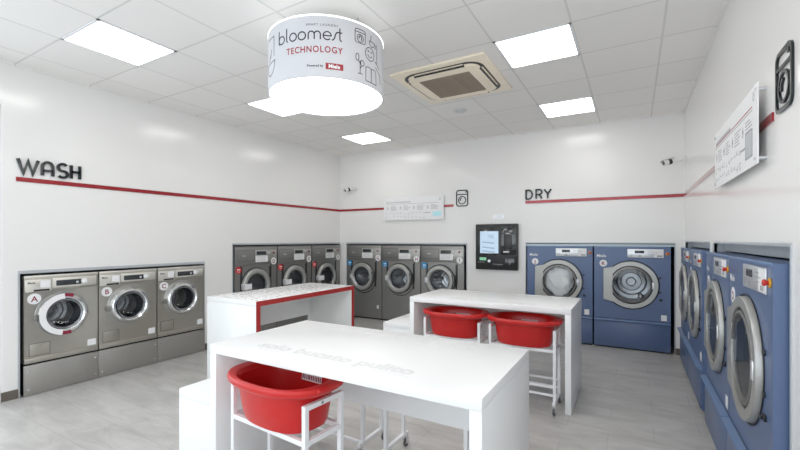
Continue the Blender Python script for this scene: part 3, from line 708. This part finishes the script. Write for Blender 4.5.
for o, (ch, (x, y), rz, lb) in zip(dry, spec):
    o.location = (x, y, 0); o.rotation_euler = (0, 0, rz); tag(o, lb, 'dryer', 'blue tumble dryers')
    letter_disc(o, ch, -.335, 1.17, .048)
# laundry tumbling in dryer J
rnd = random.Random(5); t_ = bmesh.new(); bmesh.ops.create_icosphere(t_, subdivisions=5, radius=1)
from mathutils import noise as mn
for v in t_.verts:
    c = v.co.copy(); k = 1 + .22 * mn.noise(c * 1.7) + .10 * mn.noise(Vector((c.x * 7 + c.z * 5, c.y * 2, c.z * 3)))
    v.co = Vector((c.x * .205 * k, max(-.085, min(.085, c.y * .08 * k)), c.z * .205 * k))
    rr = hypot(v.co.x, v.co.z)
    if rr > .226: v.co.x *= .226 / rr; v.co.z *= .226 / rr
mb = MB(); mb._merge(t_); o = mb.build('laundry_bundle', 'cloth'); o.location = (-.957, YB - .032 + .102, .875)
tag(o, 'bundle of white laundry behind the glass of the dryer marked J', 'laundry')

# ------------------------------------------------------------------ tables
def make_table(L, D, Z, th=.05, apron=.42):
    # long side along local x, open side towards local -y
    P = {}
    P['tabletop'] = MB().box(-L / 2, L / 2, -D / 2, D / 2, Z - th, Z, bev=.0025)
    P['side'] = [MB().box(s * (L / 2 - th) if s > 0 else -L / 2, L / 2 if s > 0 else -L / 2 + th, -D / 2, D / 2, 0, Z - th - .0005, bev=.0025) for s in (-1, 1)]
    P['back'] = MB().box(-L / 2 + th, L / 2 - th, D / 2 - .03, D / 2 - .008, apron, Z - th)
    return P
def table(label, cx, cy, rz, L, D, Z=.9, apron=.42):
    t = thing('work_table', label, 'table', (cx, cy, 0), rz); P = make_table(L, D, Z, apron=apron)
    top = P['tabletop'].build('tabletop', 'white', t)
    for s in P['side']: s.build('side_panel', 'white', t)
    P['back'].build('back_panel', 'white', t)
    return t, top
tt1, top1 = table('white work table nearest the viewer with faint grey words on its top', -1.279, 1.834, 0, 1.5875, .777, .911, apron=.41)
tt3, top3 = table('white work table on the right with two red tubs beneath', -1.244, 4.105, 0, 1.565, .785, .904)
tt2, top2 = table('white work table with red edging and speckled drawings on top', -3.495, 3.441, pi / 2, 1.56, .745, .906, apron=.48)
for top, x0, s, Z in ((top1, -.53, .118, .911), (top3, -.40, .105, .904)):
    mb = MB(); up = lambda x, y, n, Z=Z: (x, y, Z + n)
    mb.text('solo bucato pulito', s, shift(up, x0, -.285), .0004, bold=.005, sx=1.12); mb.build('printed_words', 'faint', top)
    mb = MB(); mb.ribbon([(x0 + .05, -.315), (x0 + .98, -.315)], .005, up, .0004); mb.build('underline', 'faint', top)
    dn = lambda x, y, n, Z=Z: (-x, -y, Z + n); mb = MB()
    mb.text('solo bucato pulito', s, shift(dn, x0, -.285), .0004, bold=.005, sx=1.12)
    mb.build('printed_words', 'faint', top)
# red edge band on the open side and ends of the middle table (local -y faces the viewer after turning)
L, D = 1.56, .745; mb = MB(); e = -D / 2
mb.box(-L / 2, L / 2, e - .004, e + .001, .856, .906); mb.box(-L / 2, -L / 2 + .05, e - .004, e + .001, 0, .856); mb.box(L / 2 - .05, L / 2, e - .004, e + .001, 0, .856)
mb.build('edge_band', 'red_edge', tt2, smooth=False)
rnd = random.Random(11); mb = MB(); up = lambda x, y, n: (x, y, .906 + n)
for i in range(17):
    for j in range(8):
        x = -L / 2 + .06 + i * .088 + rnd.uniform(-.02, .02); y = -D / 2 + .06 + j * .088 + rnd.uniform(-.02, .02); q = rnd.random(); a = rnd.uniform(0, 360); r = rnd.uniform(.012, .026)
        if q < .4: mb.ribbon(arc(x, y, r, r * .8, a, a + rnd.uniform(120, 360), 9), .004, up, .0004)
        elif q < .75: mb.ribbon([(x, y), (x + r * 1.6 * cos(a), y + r * 1.6 * sin(a)), (x + r * 2 * cos(a + .8), y + r * 2 * sin(a + .8))], .005, up, .0004)
        else: mb.ribbon([(x + r * cos(a + k * 2.09), y + r * sin(a + k * 2.09)) for k in range(3)], .004, up, .0004, closed=True)
mb.build('doodle_print', 'ink', top2)
def bench(x0, x1, y0, y1, label):
    t = thing('box_bench', label, 'bench', ((x0 + x1) / 2, (y0 + y1) / 2, 0)); w, d = (x1 - x0) / 2, (y1 - y0) / 2
    MB().box(-w, w, -d, d, .555, .605, bev=.0025).build('seat_board', 'white', t)
    MB().box(-w, w, -d, -d + .04, 0, .5545, bev=.0025).build('front_panel', 'white', t); MB().box(-w, w, d - .04, d, 0, .5545, bev=.0025).build('back_panel', 'white', t)
    MB().box(-w, -w + .04, -d + .04, d - .04, 0, .5545).build('side_panel', 'white', t); MB().box(w - .04, w, -d + .04, d - .04, 0, .5545).build('side_panel', 'white', t)
bench(-2.372, -2.074, 1.447, 2.22, 'low white box bench against the left end of the nearest table')
bench(-2.355, -2.028, 3.715, 4.49, 'low white box bench at the left end of the table with two red tubs')

# ------------------------------------------------------------------ trolleys and tubs
def make_trolley():
    t = thing('tub_trolley', 'x', 'trolley'); px, py, w = .283, .12, .0125
    sq = lambda mb, x0, x1, y0, y1, z0, z1: mb.box(min(x0, x1), max(x0, x1), min(y0, y1), max(y0, y1), z0, z1, bev=.002)
    for sx in (-1, 1):
        e = MB()
        for sy in (-1, 1): sq(e, sx * px - w, sx * px + w, sy * py - w, sy * py + w, .11, .7145)
        sq(e, sx * px - w, sx * px + w, -py + w, py - w, .69, .7145)
        sq(e, sx * px - w, sx * px + w, -py + w, py - w, .522, .547)
        fr = e.build('end_frame', 'frame_white', t, smooth=False, merge=False)
        MB().cyl((sx * (px + .013), -.02, .702), (sx * (px + .009), -.02, .702), .008, n=12).build('bolt', 'steel_dark', fr)
        f = MB(); sq(f, sx * px - w, sx * px + w, -.17, .17, .085, .11); ft = f.build('foot', 'frame_white', t, smooth=False, merge=False)
        for sy in (-1, 1):
            y = sy * .155; c = MB(); c.cyl((sx * px, y, .075), (sx * px, y, .086), .014, n=14); c.box(sx * px - .014, sx * px - .010, y - .014, y + .014, .025, .076); c.box(sx * px + .010, sx * px + .014, y - .014, y + .014, .025, .076)
            co = c.build('caster', 'alu', ft)
            MB().cyl((sx * px - .0095, y, .028), (sx * px + .0095, y, .028), .028, n=22, bev=.004).build('caster_wheel', 'rubber', ft)
    for sy in (-1, 1):
        r = MB(); sq(r, -px + w, px - w, sy * py - w, sy * py + w, .522, .547); r.build('tub_rail', 'frame_white', t, smooth=False, merge=False)
        for z in (.225, .155):
            r = MB(); sq(r, -px + w, px - w, sy * py - .009, sy * py + .009, z - .009, z + .009); r.build('lower_rail', 'frame_white', t, smooth=False, merge=False)
    return t
tr0 = make_trolley()
trs = [tr0] + [copy_tree(tr0) for _ in range(2)] + [copy_tree(tr0, skip=('lower_rail',)) for _ in range(2)]
mb = MB(); mb.box(-.27, .27, -.13, -.11, .088, .106, bev=.002); mb.build('base_rail', 'frame_white', trs[3])
for o, (x, y), lb in zip(trs, ((-1.614, 1.572), (-1.547, 3.80), (-.873, 3.80), (-1.903, 2.413), (-1.15, 2.413)),
    ('white steel trolley holding the red tub under the nearest table', 'white steel trolley holding the left tub under the far right table', 'white steel trolley on casters holding the right tub under the far right table',
     'white steel trolley standing behind the nearest table, seen under it beside the red tub', 'white steel trolley behind the nearest table, its posts showing below the panel')):
    o.location = (x, y, 0); o.rotation_euler = (0, 0, -.078 if y < 2 else 0); tag(o, lb, 'trolley', 'white tub trolleys')
def make_tub():
    t = thing('laundry_tub', 'x', 'tub'); n = 72
    def se(a, b, z, e=2.5):
        P = []
        for i in range(n):
            th = 2 * pi * i / n; c, s_ = cos(th), sin(th)
            P.append((a * math.copysign(abs(c) ** (2 / e), c), b * math.copysign(abs(s_) ** (2 / e), s_), z))
        return P
    rings = [se(.225, .145, .002), se(.240, .156, .006), se(.250, .166, .03), se(.260, .180, .09), se(.266, .193, .155), se(.267, .197, .172), se(.305, .212, .175), se(.328, .226, .179), se(.338, .234, .189), se(.339, .235, .203), se(.331, .229, .213), se(.312, .215, .215),
             se(.276, .205, .209), se(.255, .194, .19), se(.250, .186, .15), se(.243, .173, .08), se(.226, .154, .018), se(.19, .13, .012)]
    mb = MB(); mb.loft(rings); tub = mb.build('basin', 'red', t)
    for s in (-1, 1):
        mb = MB(); mb.box(s * .326 - .013, s * .326 + .013, -.085, .085, .188, .211, bev=.009, seg=3); mb.build('handle', 'red', t)
    mb = MB(); f = lambda x, z, k: (x, .168 + (z - .07) * .20 - k, z)
    f2 = lambda x, z, k: (x, .1705 + (z - .09) * .19 - k, z)
    mb.poly([(-.07, .125), (.15, .125), (.15, .160), (-.07, .160)], f2, .002); sk = mb.build('sticker', 'paper', t)
    mb = MB(); r2 = random.Random(2); x = -.06
    while x < .135:
        w = r2.uniform(.007, .012); mb.ribbon([(x, .131), (x, .153)], w * .8, lambda a, b, k: f2(a, b, k + .002), .0006)
        x += w + .004
    mb.build('sticker_print', 'wine', sk)
    return t
tb0 = make_tub(); tubs = [tb0, copy_tree(tb0), copy_tree(tb0)]
for o, (x, y), lb in zip(tubs, ((-1.616, 1.572), (-1.547, 3.80), (-.873, 3.80)), ('large red plastic tub on the trolley under the nearest table', 'red plastic tub under the far right table, left of the pair', 'red plastic tub under the far right table, right of the pair')):
    o.location = (x, y, .5475); o.rotation_euler = (0, 0, -.078 if y < 2 else 0); o.scale = (1.0 if y < 2 else .975, 1, 1.14); tag(o, lb, 'tub', 'red laundry tubs')

# ------------------------------------------------------------------ light, sky, camera
w = bpy.data.worlds.new('World'); S.world = w; w.use_nodes = True
bg = w.node_tree.nodes['Background']; bg.inputs['Color'].default_value = (.88, .95, 1., 1); bg.inputs['Strength'].default_value = 2.75
def portal(name, loc, rot, sx, sy):
    l = bpy.data.lights.new(name, 'AREA'); l.shape = 'RECTANGLE'; l.size = sx; l.size_y = sy; l.cycles.is_portal = True
    o = bpy.data.objects.new(name, l); COL.objects.link(o); o.location = loc; o.rotation_euler = rot
portal('window_light_portal', (-2.22, YF - .12, 1.45), (radians(90), 0, 0), 5.5, 2.9)
portal('window_light_portal', (XL - .12, .45, 1.4), (radians(90), 0, radians(-90)), 1.9, 2.7)

cd = bpy.data.cameras.new('camera'); cam = bpy.data.objects.new('camera', cd); COL.objects.link(cam); S.camera = cam
cam.location = (0, 0, 1.5); cam.rotation_euler = (radians(90), 0, radians(30))
cd.sensor_width = 36; cd.lens = 405 / 800 * 36; cd.shift_y = 14.5 / 800; cd.clip_start = .05
S.view_settings.view_transform = 'Standard'; S.view_settings.look = 'None'; S.view_settings.exposure = 0; S.view_settings.gamma = 1.07
S.cycles.max_bounces = 10; S.cycles.diffuse_bounces = 6; S.cycles.glossy_bounces = 5; S.cycles.transparent_max_bounces = 12
S.cycles.sample_clamp_indirect = 6; S.cycles.use_denoising = True; S.cycles.caustics_reflective = False
